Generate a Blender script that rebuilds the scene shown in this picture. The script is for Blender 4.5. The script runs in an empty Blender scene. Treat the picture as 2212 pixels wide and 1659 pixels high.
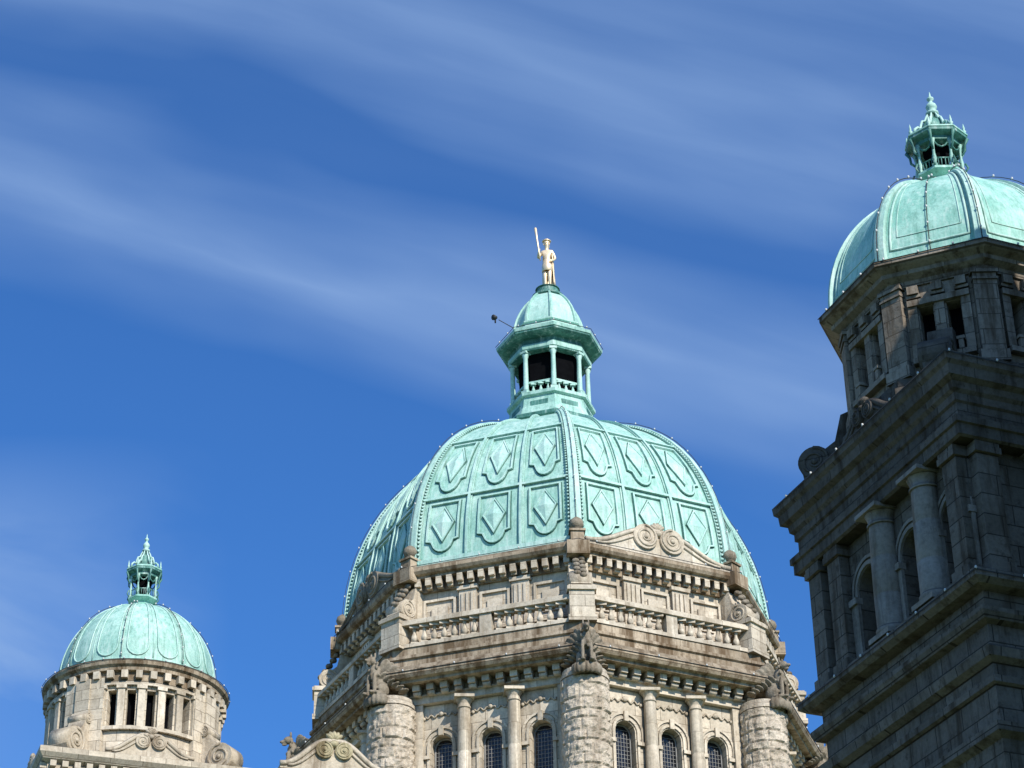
import bpy, bmesh, math, random
from mathutils import Vector, Matrix, noise
random.seed(7)
R=math.radians; pi=math.pi; sin=math.sin; cos=math.cos
C8=cos(pi/8); S8=sin(pi/8)
sc=bpy.context.scene; col=sc.collection
# ------------------------------------------------------------------ camera
F=5125.0; W=2212.0; H=1659.0
CM=Matrix.Rotation(R(121),3,'X')@Matrix.Rotation(R(-1.18),3,'Z')
cd=bpy.data.cameras.new('camera'); cam=bpy.data.objects.new('camera',cd); col.objects.link(cam)
cam.matrix_world=Matrix.Translation((0,0,1.6))@CM.to_4x4()
cd.sensor_width=36; cd.lens=F/W*36; cd.clip_end=5000; cd.clip_start=.1
sc.camera=cam
def at(px,py,Y):
    d=CM@Vector(((px-W/2)/F,(H/2-py)/F,-1)); k=Y/d.y
    return Vector((d.x*k,Y,1.6+d.z*k))
# ------------------------------------------------------------------ mesh helpers
class MB:
    def __init__(s): s.v=[]; s.f=[]; s.sm=[]
    def add(s,vs,fs,smooth=False,M=None):
        o=len(s.v)
        s.v+=[(M@Vector(v)) if M is not None else Vector(v) for v in vs]
        s.f+=[tuple(i+o for i in f) for f in fs]; s.sm+=[smooth]*len(fs); return s
    def box(s,c,d,M=None):
        x,y,z=c; a,b,e=d[0]/2,d[1]/2,d[2]/2
        vs=[(x+i*a,y+j*b,z+k*e) for i in(-1,1) for j in(-1,1) for k in(-1,1)]
        return s.add(vs,[(0,1,3,2),(4,6,7,5),(0,4,5,1),(2,3,7,6),(0,2,6,4),(1,5,7,3)],False,M)
    def lathe(s,pr,n=32,ph=0,smooth=False,M=None,cap=True):
        vs=[];fs=[]
        for r,z in pr:
            for k in range(n):
                a=ph+2*pi*k/n; vs.append((r*sin(a),-r*cos(a),z))
        for i in range(len(pr)-1):
            for k in range(n):
                k2=(k+1)%n; fs.append((i*n+k,i*n+k2,(i+1)*n+k2,(i+1)*n+k))
        s.add(vs,fs,smooth,M)
        if cap:
            o=len(s.v)-len(vs)
            if pr[0][0]>1e-4: s.f.append(tuple(o+k for k in range(n))[::-1]); s.sm.append(False)
            if pr[-1][0]>1e-4: s.f.append(tuple(o+(len(pr)-1)*n+k for k in range(n))); s.sm.append(False)
        return s
    def rect(s,pr,hx,hy,M=None):
        vs=[];fs=[]
        for o,z in pr: vs+=[(-hx-o,-hy-o,z),(hx+o,-hy-o,z),(hx+o,hy+o,z),(-hx-o,hy+o,z)]
        for i in range(len(pr)-1):
            for k in range(4):
                k2=(k+1)%4; fs.append((i*4+k,i*4+k2,i*4+4+k2,i*4+4+k))
        fs.append((3,2,1,0)); q=(len(pr)-1)*4; fs.append((q,q+1,q+2,q+3))
        return s.add(vs,fs,False,M)
    def ext(s,poly,d,M=None,smooth=False):
        n=len(poly); vs=[(x,y,0) for x,y in poly]+[(x,y,d) for x,y in poly]
        fs=[tuple(range(n))[::-1],tuple(range(n,2*n))]
        o=len(s.v); s.add(vs,fs,False,M)
        for i in range(n):
            j=(i+1)%n; s.f.append((o+i,o+j,o+n+j,o+n+i)); s.sm.append(smooth)
        return s
    def tube(s,path,r,n=6,closed=False,M=None,smooth=True):
        P=[Vector(p) for p in path]; m=len(P); vs=[];fs=[]; ref=None
        rr=r if isinstance(r,(list,tuple)) else [r]*m
        for i in range(m):
            a=P[(i-1)%m] if (closed or i>0) else P[i]; b=P[(i+1)%m] if (closed or i<m-1) else P[i]
            t=(b-a).normalized()
            if ref is None:
                ref=Vector((0,0,1)) if abs(t.z)<.9 else Vector((1,0,0))
            u=(ref-t*ref.dot(t)).normalized(); ref=u; w=t.cross(u)
            for k in range(n):
                q=2*pi*k/n+pi/n; vs.append(P[i]+(u*cos(q)+w*sin(q))*rr[i])
        for i in range(m if closed else m-1):
            j=(i+1)%m
            for k in range(n):
                k2=(k+1)%n; fs.append((i*n+k,i*n+k2,j*n+k2,j*n+k))
        if not closed: fs+= [tuple(range(n))[::-1],tuple((m-1)*n+k for k in range(n))]
        return s.add(vs,fs,smooth,M)
    def ell(s,c,r,M=None,n=12,m=8,rot=None):
        vs=[];fs=[]; rot=rot or Matrix.Identity(3)
        for i in range(m+1):
            t=pi*i/m
            for k in range(n):
                a=2*pi*k/n; vs.append(Vector(c)+rot@Vector((r[0]*sin(t)*cos(a),r[1]*sin(t)*sin(a),r[2]*cos(t))))
        for i in range(m):
            for k in range(n):
                k2=(k+1)%n; fs.append((i*n+k,(i+1)*n+k,(i+1)*n+k2,i*n+k2))
        return s.add(vs,fs,True,M)
    def mesh(s,name,mat,weld=False):
        me=bpy.data.meshes.new(name); me.from_pydata([tuple(v) for v in s.v],[],s.f)
        me.polygons.foreach_set('use_smooth',s.sm)
        bm=bmesh.new(); bm.from_mesh(me)
        if weld: bmesh.ops.remove_doubles(bm,verts=bm.verts,dist=1e-4)
        bmesh.ops.recalc_face_normals(bm,faces=bm.faces); bm.to_mesh(me); bm.free()
        me.materials.append(mat); return me
    def build(s,name,mat,parent=None,M=None,weld=False):
        return put(name,s.mesh(name,mat,weld),parent,M)
def put(name,me,parent=None,M=None):
    o=bpy.data.objects.new(name,me); col.objects.link(o)
    if parent: o.parent=parent
    if M is not None: o.matrix_basis=M
    return o
def thing(name,loc,rz,label,cat,group=None):
    o=bpy.data.objects.new(name,None); col.objects.link(o); o.location=loc; o.rotation_euler=(0,0,rz)
    o.empty_display_size=.5; tag(o,label,cat,group); return o
def tag(o,label=None,cat=None,group=None,kind=None):
    if label:o['label']=label
    if cat:o['category']=cat
    if group:o['group']=group
    if kind:o['kind']=kind
    return o
def fm(phi,d,z=0):
    n=Vector((sin(phi),-cos(phi),0)); u=Vector((cos(phi),sin(phi),0))
    return Matrix(((u.x,0,n.x,n.x*d),(u.y,0,n.y,n.y*d),(0,1,0,z),(0,0,0,1)))
def rotz(phi,loc=(0,0,0)): return Matrix.Translation(loc)@Matrix.Rotation(phi,4,'Z')
def vpos(phi,r,z): return (r*sin(phi),-r*cos(phi),z)
TX=lambda x,y=0,z=0: Matrix.Translation((x,y,z))
# ------------------------------------------------------------------ node helpers
def nd(nt,t,props=None,**ins):
    n=nt.nodes.new(t)
    for k,v in (props or {}).items(): setattr(n,k,v)
    for k,v in ins.items():
        key=int(k[1:]) if (k[0]=='i' and k[1:].isdigit()) else k.replace('_',' ')
        s=n.inputs[key]
        if isinstance(v,bpy.types.NodeSocket): nt.links.new(v,s)
        else: s.default_value=v
    return n
def mat0(name):
    m=bpy.data.materials.new(name); m.use_nodes=True; nt=m.node_tree
    return m,nt,nt.nodes['Principled BSDF']
def c4(c,k=1): return (c[0]*k,c[1]*k,c[2]*k,1)
def ramp(nt,fac,stops):
    r=nd(nt,'ShaderNodeValToRGB',None,Fac=fac); e=r.color_ramp.elements
    while len(e)<len(stops): e.new(.5)
    for i,(p,v) in enumerate(stops):
        e[i].position=p; e[i].color=(v,v,v,1) if not isinstance(v,tuple) else v
    return r.outputs[0]
def mix(nt,f,a,b,op='MIX'):
    return nd(nt,'ShaderNodeMixRGB',{'blend_type':op},i0=f,i1=a,i2=b).outputs[0]
def mth(nt,op,a,b=0.0): return nd(nt,'ShaderNodeMath',{'operation':op},i0=a,i1=b).outputs[0]
def stone(name,c,blk=None,rnd=0,grime=.6,bump=.35,dirt=(.10,.08,.06),mortar=.45,top=.5,topc=(.13,.11,.08,1),blotch=.5,th=.50):
    m,nt,b=mat0(name)
    g=nd(nt,'ShaderNodeNewGeometry'); pos=g.outputs['Position']
    n1=nd(nt,'ShaderNodeTexNoise',None,Vector=pos,Scale=.9,Detail=5.0,Roughness=.6).outputs['Fac']
    n2=nd(nt,'ShaderNodeTexNoise',None,Vector=pos,Scale=9.0,Detail=7.0,Roughness=.7).outputs['Fac']
    n4=nd(nt,'ShaderNodeTexNoise',None,Vector=pos,Scale=2.7,Detail=9.0,Roughness=.75).outputs['Fac']
    mp=nd(nt,'ShaderNodeMapping',None,Vector=pos,Scale=(2.6,2.6,.35)).outputs[0]
    n3=nd(nt,'ShaderNodeTexNoise',None,Vector=mp,Scale=1.0,Detail=6.0,Roughness=.65).outputs['Fac']
    cc=mix(nt,ramp(nt,n1,[(.3,0.0),(.7,1.0)]),c4((c[0]*.80,c[1]*.77,c[2]*.72)),c4(c,1.1))
    cc=mix(nt,1.0,cc,ramp(nt,n2,[(.25,.66),(.55,1.0),(.8,1.1)]),'MULTIPLY')
    cc=mix(nt,mth(nt,'MULTIPLY',ramp(nt,n4,[(.55,0.0),(.67,1.0)]),blotch),cc,c4((c[0]*.36,c[1]*.31,c[2]*.26)))
    hgt=n2
    if blk:
        if rnd:
            tc=nd(nt,'ShaderNodeTexCoord').outputs['Object']; sp=nd(nt,'ShaderNodeSeparateXYZ',None,i0=tc)
            u=mth(nt,'MULTIPLY',mth(nt,'ARCTAN2',sp.outputs[1],sp.outputs[0]),rnd)
        else:
            sp=nd(nt,'ShaderNodeSeparateXYZ',None,i0=pos)
            cr=nd(nt,'ShaderNodeVectorMath',{'operation':'CROSS_PRODUCT'},i0=g.outputs['True Normal'],i1=(0,0,1)).outputs[0]
            u=nd(nt,'ShaderNodeVectorMath',{'operation':'DOT_PRODUCT'},i0=pos,i1=cr).outputs['Value']
        uv=nd(nt,'ShaderNodeCombineXYZ',None,i0=u,i1=sp.outputs[2],i2=0.0).outputs[0]
        br=nd(nt,'ShaderNodeTexBrick',None,Vector=uv,Color1=(1.05,1.04,1.02,1),Color2=(.72,.71,.69,1),Mortar=(mortar,mortar*.95,mortar*.9,1),Scale=1.0)
        br.inputs['Mortar Size'].default_value=.014; br.inputs['Brick Width'].default_value=blk[0]; br.inputs['Row Height'].default_value=blk[1]
        cc=mix(nt,1.0,cc,br.outputs['Color'],'MULTIPLY')
        hgt=mth(nt,'SUBTRACT',mth(nt,'MULTIPLY',n2,.5),mth(nt,'MULTIPLY',br.outputs['Fac'],.6))
    cc=mix(nt,mth(nt,'MULTIPLY',ramp(nt,n3,[(th,0.0),(th+.17,1.0)]),grime),cc,c4((c[0]*.28,c[1]*.23,c[2]*.18)))
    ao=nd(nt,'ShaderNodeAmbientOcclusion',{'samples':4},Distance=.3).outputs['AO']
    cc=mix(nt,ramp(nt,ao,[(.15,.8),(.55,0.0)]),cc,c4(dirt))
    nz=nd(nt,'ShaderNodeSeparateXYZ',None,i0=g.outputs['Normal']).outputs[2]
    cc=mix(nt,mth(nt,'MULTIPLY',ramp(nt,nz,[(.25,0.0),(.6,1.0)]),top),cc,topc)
    bp=nd(nt,'ShaderNodeBump',None,Height=hgt,Strength=bump,Distance=.06)
    nt.links.new(cc,b.inputs['Base Color']); nt.links.new(bp.outputs[0],b.inputs['Normal']); b.inputs['Roughness'].default_value=.9
    b.inputs['Specular IOR Level'].default_value=.15
    return m
def copper(name,c1,c2,dark=(.03,.10,.08),streak=.7):
    m,nt,b=mat0(name)
    g=nd(nt,'ShaderNodeNewGeometry'); pos=g.outputs['Position']
    n1=nd(nt,'ShaderNodeTexNoise',None,Vector=pos,Scale=1.1,Detail=7.0,Roughness=.7).outputs['Fac']
    n2=nd(nt,'ShaderNodeTexNoise',None,Vector=pos,Scale=12.0,Detail=6.0,Roughness=.7).outputs['Fac']
    mp=nd(nt,'ShaderNodeMapping',None,Vector=pos,Scale=(4.5,4.5,.45)).outputs[0]
    n3=nd(nt,'ShaderNodeTexNoise',None,Vector=mp,Scale=1.2,Detail=7.0,Roughness=.75).outputs['Fac']
    cc=mix(nt,ramp(nt,n1,[(.40,0.0),(.60,1.0)]),c4(c2),c4(c1))
    cc=mix(nt,1.0,cc,ramp(nt,n2,[(.25,.74),(.55,1.0),(.8,1.1)]),'MULTIPLY')
    cc=mix(nt,mth(nt,'MULTIPLY',ramp(nt,n3,[(.51,0.0),(.66,1.0)]),streak),cc,c4((c2[0]*.40,c2[1]*.5,c2[2]*.47)))
    cc=mix(nt,mth(nt,'MULTIPLY',ramp(nt,n3,[(.34,1.0),(.47,0.0)]),.6),cc,(.68,.80,.72,1))
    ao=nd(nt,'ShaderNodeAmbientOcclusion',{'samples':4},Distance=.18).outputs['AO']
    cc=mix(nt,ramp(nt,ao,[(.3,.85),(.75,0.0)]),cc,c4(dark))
    bp=nd(nt,'ShaderNodeBump',None,Height=n2,Strength=.25,Distance=.04)
    nt.links.new(cc,b.inputs['Base Color']); nt.links.new(bp.outputs[0],b.inputs['Normal']); b.inputs['Roughness'].default_value=.55
    b.inputs['Specular IOR Level'].default_value=.35
    return m
def plain(name,c,rough=.5,metal=0,var=.2,sc_=6,spec=.5):
    m,nt,b=mat0(name)
    tc=nd(nt,'ShaderNodeTexCoord').outputs['Object']
    n=nd(nt,'ShaderNodeTexNoise',None,Vector=tc,Scale=float(sc_),Detail=5.0).outputs['Fac']
    cc=mix(nt,ramp(nt,n,[(.3,0.0),(.7,1.0)]),c4(c,1-var),c4(c,1+var))
    nt.links.new(cc,b.inputs['Base Color']); b.inputs['Roughness'].default_value=rough; b.inputs['Metallic'].default_value=metal
    b.inputs['Specular IOR Level'].default_value=spec
    return m
CREAM=(.78,.69,.555)
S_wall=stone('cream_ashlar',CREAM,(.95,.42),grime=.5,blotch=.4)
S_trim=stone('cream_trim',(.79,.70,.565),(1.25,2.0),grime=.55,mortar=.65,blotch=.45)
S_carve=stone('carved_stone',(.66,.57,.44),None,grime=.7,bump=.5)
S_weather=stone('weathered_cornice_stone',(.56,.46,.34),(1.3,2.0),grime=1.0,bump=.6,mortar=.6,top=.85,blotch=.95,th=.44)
S_beast=stone('dark_carved_stone',(.34,.29,.22),None,grime=.9,bump=.6,dirt=(.03,.025,.02))
S_pillar=stone('rock_faced_stone',(.72,.62,.49),None,grime=.55,bump=1.0)
S_round=stone('cream_round_ashlar',CREAM,(.8,.42),rnd=3.3,grime=.5)
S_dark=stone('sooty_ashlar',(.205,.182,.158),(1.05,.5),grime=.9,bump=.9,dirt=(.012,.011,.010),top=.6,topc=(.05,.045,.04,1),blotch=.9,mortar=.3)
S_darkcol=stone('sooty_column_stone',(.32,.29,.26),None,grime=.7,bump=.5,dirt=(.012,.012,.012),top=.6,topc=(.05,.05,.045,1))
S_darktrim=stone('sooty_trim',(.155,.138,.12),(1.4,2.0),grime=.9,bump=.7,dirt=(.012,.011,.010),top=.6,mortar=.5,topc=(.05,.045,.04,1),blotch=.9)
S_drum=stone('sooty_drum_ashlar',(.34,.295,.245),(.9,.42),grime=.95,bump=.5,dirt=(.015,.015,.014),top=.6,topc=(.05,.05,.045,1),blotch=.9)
CU=copper('verdigris_copper',(.46,.70,.595),(.32,.57,.475))
CU2=copper('verdigris_copper_raised',(.53,.75,.65),(.40,.65,.555),streak=.5)
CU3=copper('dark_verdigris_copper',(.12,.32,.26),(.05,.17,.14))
CUR=copper('bright_verdigris_copper',(.42,.71,.60),(.26,.55,.445),streak=.6)
GLASS=plain('dark_glass',(.015,.017,.022),.15,0,.4)
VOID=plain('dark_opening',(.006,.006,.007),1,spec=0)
CREVICE=plain('crevice_shade_tone',(.07,.17,.14),.9,spec=.1)  # dark colour standing in for crevice shade and staining on the dome
LEAD=plain('leaded_bars',(.28,.27,.25),.6)
BULB=plain('white_bulb',(.6,.6,.57),.4)
WIRE=plain('black_cable',(.03,.03,.03),.6)
GOLD=plain('gilded_metal',(.95,.74,.48),.45,.55,.12,9)
# ------------------------------------------------------------------ shared shapes
def wall(mb,M,x0,x1,y0,y1,ops,d):
    V=[];Q=[]
    def q(*p):
        o=len(V); V.extend(p); Q.append(tuple(range(o,o+len(p))))
    x=x0
    for xc,hw,yb,ys,ar in sorted(ops):
        a,b=xc-hw,xc+hw
        q((x,y0,0),(a,y0,0),(a,y1,0),(x,y1,0))
        q((a,y0,0),(b,y0,0),(b,yb,0),(a,yb,0))
        n=12 if ar else 1
        pts=[(xc-hw*cos(pi*i/n),ys+(hw*sin(pi*i/n) if ar else 0)) for i in range(n+1)]
        for i in range(n):
            p,r=pts[i],pts[i+1]
            q((p[0],p[1],0),(r[0],r[1],0),(r[0],y1,0),(p[0],y1,0))
            q((p[0],p[1],0),(r[0],r[1],0),(r[0],r[1],-d),(p[0],p[1],-d))
        q((a,yb,0),(a,ys,0),(a,ys,-d),(a,yb,-d)); q((b,yb,0),(b,ys,0),(b,ys,-d),(b,yb,-d)); q((a,yb,0),(b,yb,0),(b,yb,-d),(a,yb,-d))
        x=b
    q((x,y0,0),(x1,y0,0),(x1,y1,0),(x,y1,0))
    mb.add(V,Q,False,M)
def archpts(hw,yb,ys,n=12):
    return [(-hw,yb)]+[(-hw*cos(pi*i/n),ys+hw*sin(pi*i/n)) for i in range(n+1)]+[(hw,yb)]
def spiral(mb,M,Rr,side=1,turns=1.8,z=0,t=.1):
    p=[];rr=[];n=34
    for i in range(n+1):
        k=i/n; r=Rr*(1-.82*k); a=side*(2*pi*turns*k)+pi/2
        p.append((r*cos(a),r*sin(a),z)); rr.append(t*Rr*(1.25-.5*k))
    mb.tube(p,rr,6,False,M)
def volute(mb,M,Rr,th,side=1,both=False):
    circ=[(Rr*cos(2*pi*i/24),Rr*sin(2*pi*i/24)) for i in range(24)]
    mb.ext(circ,th,M@TX(0,0,-th),True)
    spiral(mb,M,Rr*.93,side,1.9,.0)
    mb.ell((0,0,0),(Rr*.2,Rr*.2,Rr*.14),M)
    if both:
        spiral(mb,M,Rr*.93,side,1.9,-th); mb.ell((0,0,-th),(Rr*.2,Rr*.2,Rr*.14),M)
def gable_parts(parent,M,w,h,th,m1,m2):
    mb=MB(); half=[]
    for i in range(11):
        t=i/10; half.append((-w/2+t*w*.5, h*(.12+.78*(.5-.5*cos(pi*min(1,t*1.12)))**1.15)))
    out=half+[(-x,y) for x,y in half[-2::-1]]
    mb.ext([(-w/2,0)]+out+[(w/2,0)],th,M@TX(0,0,-th))
    mb.tube([(x,y+.02,-.02) for x,y in out],.055*h+.04,6,False,M)
    mb.tube([(x*.86,y*.82,.01) for x,y in out],.035*h+.015,5,False,M)
    o=mb.build('scrolled_gable',m1,parent)
    for s in(-1,1):
        v=MB(); volute(v,M@TX(s*w*.092,h*.62,.10),w*.082,.10+th,s); v.build('volute',m2,o)
    v=MB()
    for a in(-50,-25,0,25,50):
        v.ell((sin(R(a))*h*.16,h*.93+cos(R(a))*h*.15,.0),(h*.075,h*.16,.1),M,8,6,Matrix.Rotation(R(-a),3,'Z'))
    v.ell((0,h*.82,.03),(h*.14,h*.12,.12),M); v.build('palmette',m2,o)
    return o
def baluster_mesh(h,r,m):
    mb=MB(); mb.box((0,0,h*.06),(r*2.2,r*2.2,h*.12)); mb.box((0,0,h*.92),(r*3.0,r*2.4,h*.16))
    mb.lathe([(r*.6,h*.12),(r,h*.3),(r*.95,h*.42),(r*.5,h*.62),(r*.5,h*.75),(r*.85,h*.84)],10,0,True); return mb.mesh('baluster',m)
def column_mesh(h,r,m,n=20,cp=2.9):
    mb=MB(); mb.box((0,0,.06),(r*cp*.95,r*cp*.95,.12)); mb.lathe([(r*cp*.42,.12),(r*cp*.45,.18),(r*1.1,.25),(r*1.0,.3)],n,0,True)
    mb.lathe([(r,.3),(r*1.0,h*.33-.02),(r*.97,h*.33),(r*1.0,h*.33+.02),(r*.95,h*.62-.02),(r*.92,h*.62),(r*.95,h*.62+.02),(r*.87,h-.42)],n,0,True,cap=False)
    mb.lathe([(r*.98,h-.42),(r*.98,h-.37),(r*.88,h-.35),(r*.9,h-.24),(r*cp*.42,h-.13),(r*cp*.44,h-.1)],n,0,True)
    mb.box((0,0,h-.05),(r*cp,r*cp,.1)); return mb.mesh('column',m)
class Dome:
    def __init__(s,a,b,z0,n,rt): s.a,s.b,s.z0,s.n=a,b,z0,n; s.tm=math.acos(min(1,(rt/a))**(n/2))
    def rh(s,k):
        t=s.tm*k; return s.a*max(0,cos(t))**(2/s.n), s.b*max(0,sin(t))**(2/s.n)
    def nrm(s,k):
        r0,h0=s.rh(max(0,k-.01)); r1,h1=s.rh(min(1,k+.01)); return Vector((h1-h0,-(r1-r0))).normalized()
    def prof(s,m=18):
        return [(s.rh(i/m)[0],s.z0+s.rh(i/m)[1]) for i in range(m+1)]
    def face(s,phi,t,k,off=0):
        r,h=s.rh(k); n=s.nrm(k); ap=r*C8+off*n.x; w=r*S8*t
        return (sin(phi)*ap+cos(phi)*w, -cos(phi)*ap+sin(phi)*w, s.z0+h+off*n.y)
    def rnd(s,phi,k,off=0):
        r,h=s.rh(k); n=s.nrm(k); rr=r+off*n.x; return (rr*sin(phi),-rr*cos(phi),s.z0+h+off*n.y)
def face_bar(D,phi,ta,tb,k0,k1,off,m=10,inn=-.03,name='panel_rib',mat=None,parent=None):
    mb=MB(); vs=[];fs=[]
    for i in range(m+1):
        k=k0+(k1-k0)*i/m
        vs+=[D.face(phi,ta,k,inn),D.face(phi,ta,k,off),D.face(phi,tb,k,off),D.face(phi,tb,k,inn)]
    for i in range(m):
        o=i*4; fs+=[(o,o+1,o+5,o+4),(o+1,o+2,o+6,o+5),(o+2,o+3,o+7,o+6)]
    fs+=[(0,1,2,3),(m*4,m*4+1,m*4+2,m*4+3)]
    mb.add(vs,fs); return mb.build(name,mat,parent)
def ridge(mb,D,phi,hw,off,k0=0,k1=1,m=16):
    vs=[];fs=[];q=Vector((cos(phi),sin(phi),0))
    for i in range(m+1):
        k=k0+(k1-k0)*i/m; w=hw*(1-.55*k)
        a=Vector(D.rnd(phi,k,-.12)); b=Vector(D.rnd(phi,k,off)); c=Vector(D.rnd(phi,k,off*.75))
        vs+=[a-q*w,c-q*w,b,c+q*w,a+q*w]
    for i in range(m):
        o=i*5; fs+=[(o+j,o+j+1,o+j+6,o+j+5) for j in range(4)]
    fs+=[(0,1,2,3,4),tuple(m*5+j for j in range(5))]
    mb.add(vs,fs)
bulb_me=MB().ell((0,0,0),(.032,.032,.042),None,6,4).mesh('bulb',BULB)
def light_string(parent,path,n):
    P=[Vector(p) for p in path]; L=[0]
    for i in range(1,len(P)): L.append(L[-1]+(P[i]-P[i-1]).length)
    w=MB(); w.tube(P,.013,4); o=w.build('light_string',WIRE,parent)
    for j in range(n):
        s=L[-1]*(j+.5)/n; i=max(k for k in range(len(L)) if L[k]<=s); i=min(i,len(P)-2)
        put('bulb',bulb_me,o,Matrix.Translation(P[i].lerp(P[i+1],(s-L[i])/max(1e-6,L[i+1]-L[i]))+Vector((0,0,.04))))
    return o
# ================================================================== CENTRAL TOWER
CY=80.0; CX=at(1182,600,CY).x
T=thing('domed_tower',(CX,CY,0),R(4.3),'large cream stone octagonal tower under a panelled green copper dome, in the middle','tower')
vis=[R(a) for a in(-67.5,-22.5,22.5,67.5)]; verts=[R(a) for a in(-90,-45,0,45,90)]
MB().lathe([(8.9,0),(8.9,20),(8.4,20.4),(8.4,26.0)],8).build('base_wall',S_wall,T)
mb=MB()
for a in vis: wall(mb,fm(a,8.4*C8),-8.4*S8,8.4*S8,26.0,33.25,[(x,.37,28.6,31.72,True) for x in(-1.73,0,1.73)],.38)
for a in(112.5,157.5,202.5,247.5): wall(mb,fm(R(a),8.4*C8),-8.4*S8,8.4*S8,26.0,33.25,[],.38)
mb.build('window_storey_wall',S_wall,T)
hw=.37; g=MB(); g.ext(archpts(hw,28.6,31.72),.02); gm=g.mesh('window',GLASS)
fr=MB(); fr.tube([(x,y,.05) for x,y in archpts(hw-.03,28.62,31.72)],.035,5)
for x in(-.22,-.11,0,.11,.22): fr.box((x,30.15,.035),(.014,3.3,.014))
for i in range(24): fr.box((0,28.8+i*.14,.035),(.68 if i<21 else .5,.012,.012))
frm=fr.mesh('frame',LEAD)
ar=MB(); ar.tube([(x,y,0) for x,y in archpts(hw+.09,28.6,31.72)],.06,4,smooth=False); ar.tube([(x,y,.0) for x,y in archpts(hw+.26,31.3,31.72)],.055,4,smooth=False)
ar.box((-(hw+.2),31.33,.03),(.34,.12,.14)); ar.box((hw+.2,31.33,.03),(.34,.12,.14)); ar.box((0,32.22,.03),(.16,.34,.16))
arm=ar.mesh('arch_moulding',S_trim)
rl=MB()
for s in(-1,1):
    rl.tube([(s*(.06+.5*i/10),32.78+.06*sin(i*1.3),.02) for i in range(11)],.032,5)
    rl.ell((s*.62,32.72,.02),(.07,.07,.05))
rl.ell((0,32.84,.03),(.08,.1,.06))
rlm=rl.mesh('carved_swag',S_carve)
for a in vis:
    for x in(-1.73,0,1.73):
        w=put('window',gm,T,fm(a,8.4*C8-.36)@TX(x))
        put('frame',frm,w); put('arch_moulding',arm,w,TX(0,0,.37)); put('carved_swag',rlm,w,TX(0,0,.37))
cm=column_mesh(5.2,.23,S_trim)
plm=MB().box((0,30.6,.05),(.4,5.2,.2)).mesh('pilaster',S_trim)
for a in vis:
    for x in(-.87,.87): put('column',cm,T,Matrix.Translation(fm(a,8.4*C8+.2)@Vector((x,28.02,0))))
    for x in(-2.55,2.55): put('pilaster',plm,T,fm(a,8.4*C8)@TX(x))
def pillar_mesh():
    n=96; z0,z1=26.0,33.0; rows=120; vs=[];fs=[]
    edges=[z0]; rr=random.Random(3)
    while edges[-1]<z1: edges.append(edges[-1]+rr.uniform(.26,.48))
    for j in range(rows+1):
        z=z0+(z1-z0)*j/rows
        crs=max(i for i in range(len(edges)) if edges[i]<=z); he=(edges[crs+1]-edges[crs]) if crs+1<len(edges) else .4
        dz=min(z-edges[crs],edges[crs]+he-z)
        for k in range(n):
            a=2*pi*k/n; nb=6+crs%3; u=(a/(2*pi)*nb+crs*.37)%nb; cu=int(u); fu=u%1
            da=min(fu,1-fu)*(2*pi*.8/nb)
            e=min(1,min(dz,da)/.05)
            q=random.Random(crs*31+cu).random()
            r=.745+e*(.03+.035*q)+.065*e*noise.noise(Vector((cos(a)*4,sin(a)*4,z*5)))+.025*noise.noise(Vector((cos(a)*12,sin(a)*12,z*13)))
            vs.append((r*sin(a),-r*cos(a),z))
    for j in range(rows):
        for k in range(n):
            k2=(k+1)%n; fs.append((j*n+k,j*n+k2,(j+1)*n+k2,(j+1)*n+k))
    mb=MB(); mb.add(vs,fs,False); mb.lathe([(.80,33.0),(.80,33.12),(.74,33.2),(.74,33.3)],32); return mb.mesh('corner_pillar',S_pillar)
pm=pillar_mesh()
for i,v in enumerate(verts): put('corner_pillar',pm,T,rotz(v+.3*i,vpos(v,8.82,0)))
MB().lathe([(8.4,33.2),(8.62,33.2),(8.62,33.42),(8.7,33.45),(8.7,33.5),(8.55,33.5),(8.55,33.8)],8).build('architrave',S_trim,T)
mo=MB().box((0,.0,.2),(.25,.2,.42)); mo.box((0,-.16,.1),(.25,.14,.22)); mo.tube([(-.125,-.16,.24),(.125,-.16,.24)],.09,8)
mom=mo.mesh('modillion',S_trim)
for a in vis:
    for i in range(-6,7): put('modillion',mom,T,fm(a,8.55*C8,33.66)@TX(i*.49))
MB().lathe([(8.5,33.76),(9.25,33.77),(9.25,33.86),(9.42,33.9),(9.5,34.02),(9.5,34.16),(9.38,34.2),(9.3,34.36),(9.05,34.42),(8.98,34.5),(8.98,34.72),(9.06,34.76),(9.06,34.86),(8.9,34.9),(8.9,35.2),(7.7,35.2)],8).build('main_cornice',S_weather,T)
bm_=baluster_mesh(.70,.115,S_trim)
for a in vis:
    M=fm(a,8.72*C8); L=2*8.72*S8
    MB().box((0,35.27,0),(L-.7,.13,.42),M).build('balustrade_base',S_trim,T)
    MB().box((0,36.1,0),(L-.7,.14,.46),M).box((0,36.2,0),(L-.7,.06,.36),M).build('balustrade_rail',S_trim,T)
    MB().box((0,35.68,0),(.42,.70,.34),M).build('balustrade_block',S_trim,T)
    for i in list(range(-7,0))+list(range(1,8)):
        put('baluster',bm_,T,Matrix.Translation(M@Vector((i*.36+(-.08 if i<0 else .08),35.335,0))))
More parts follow.
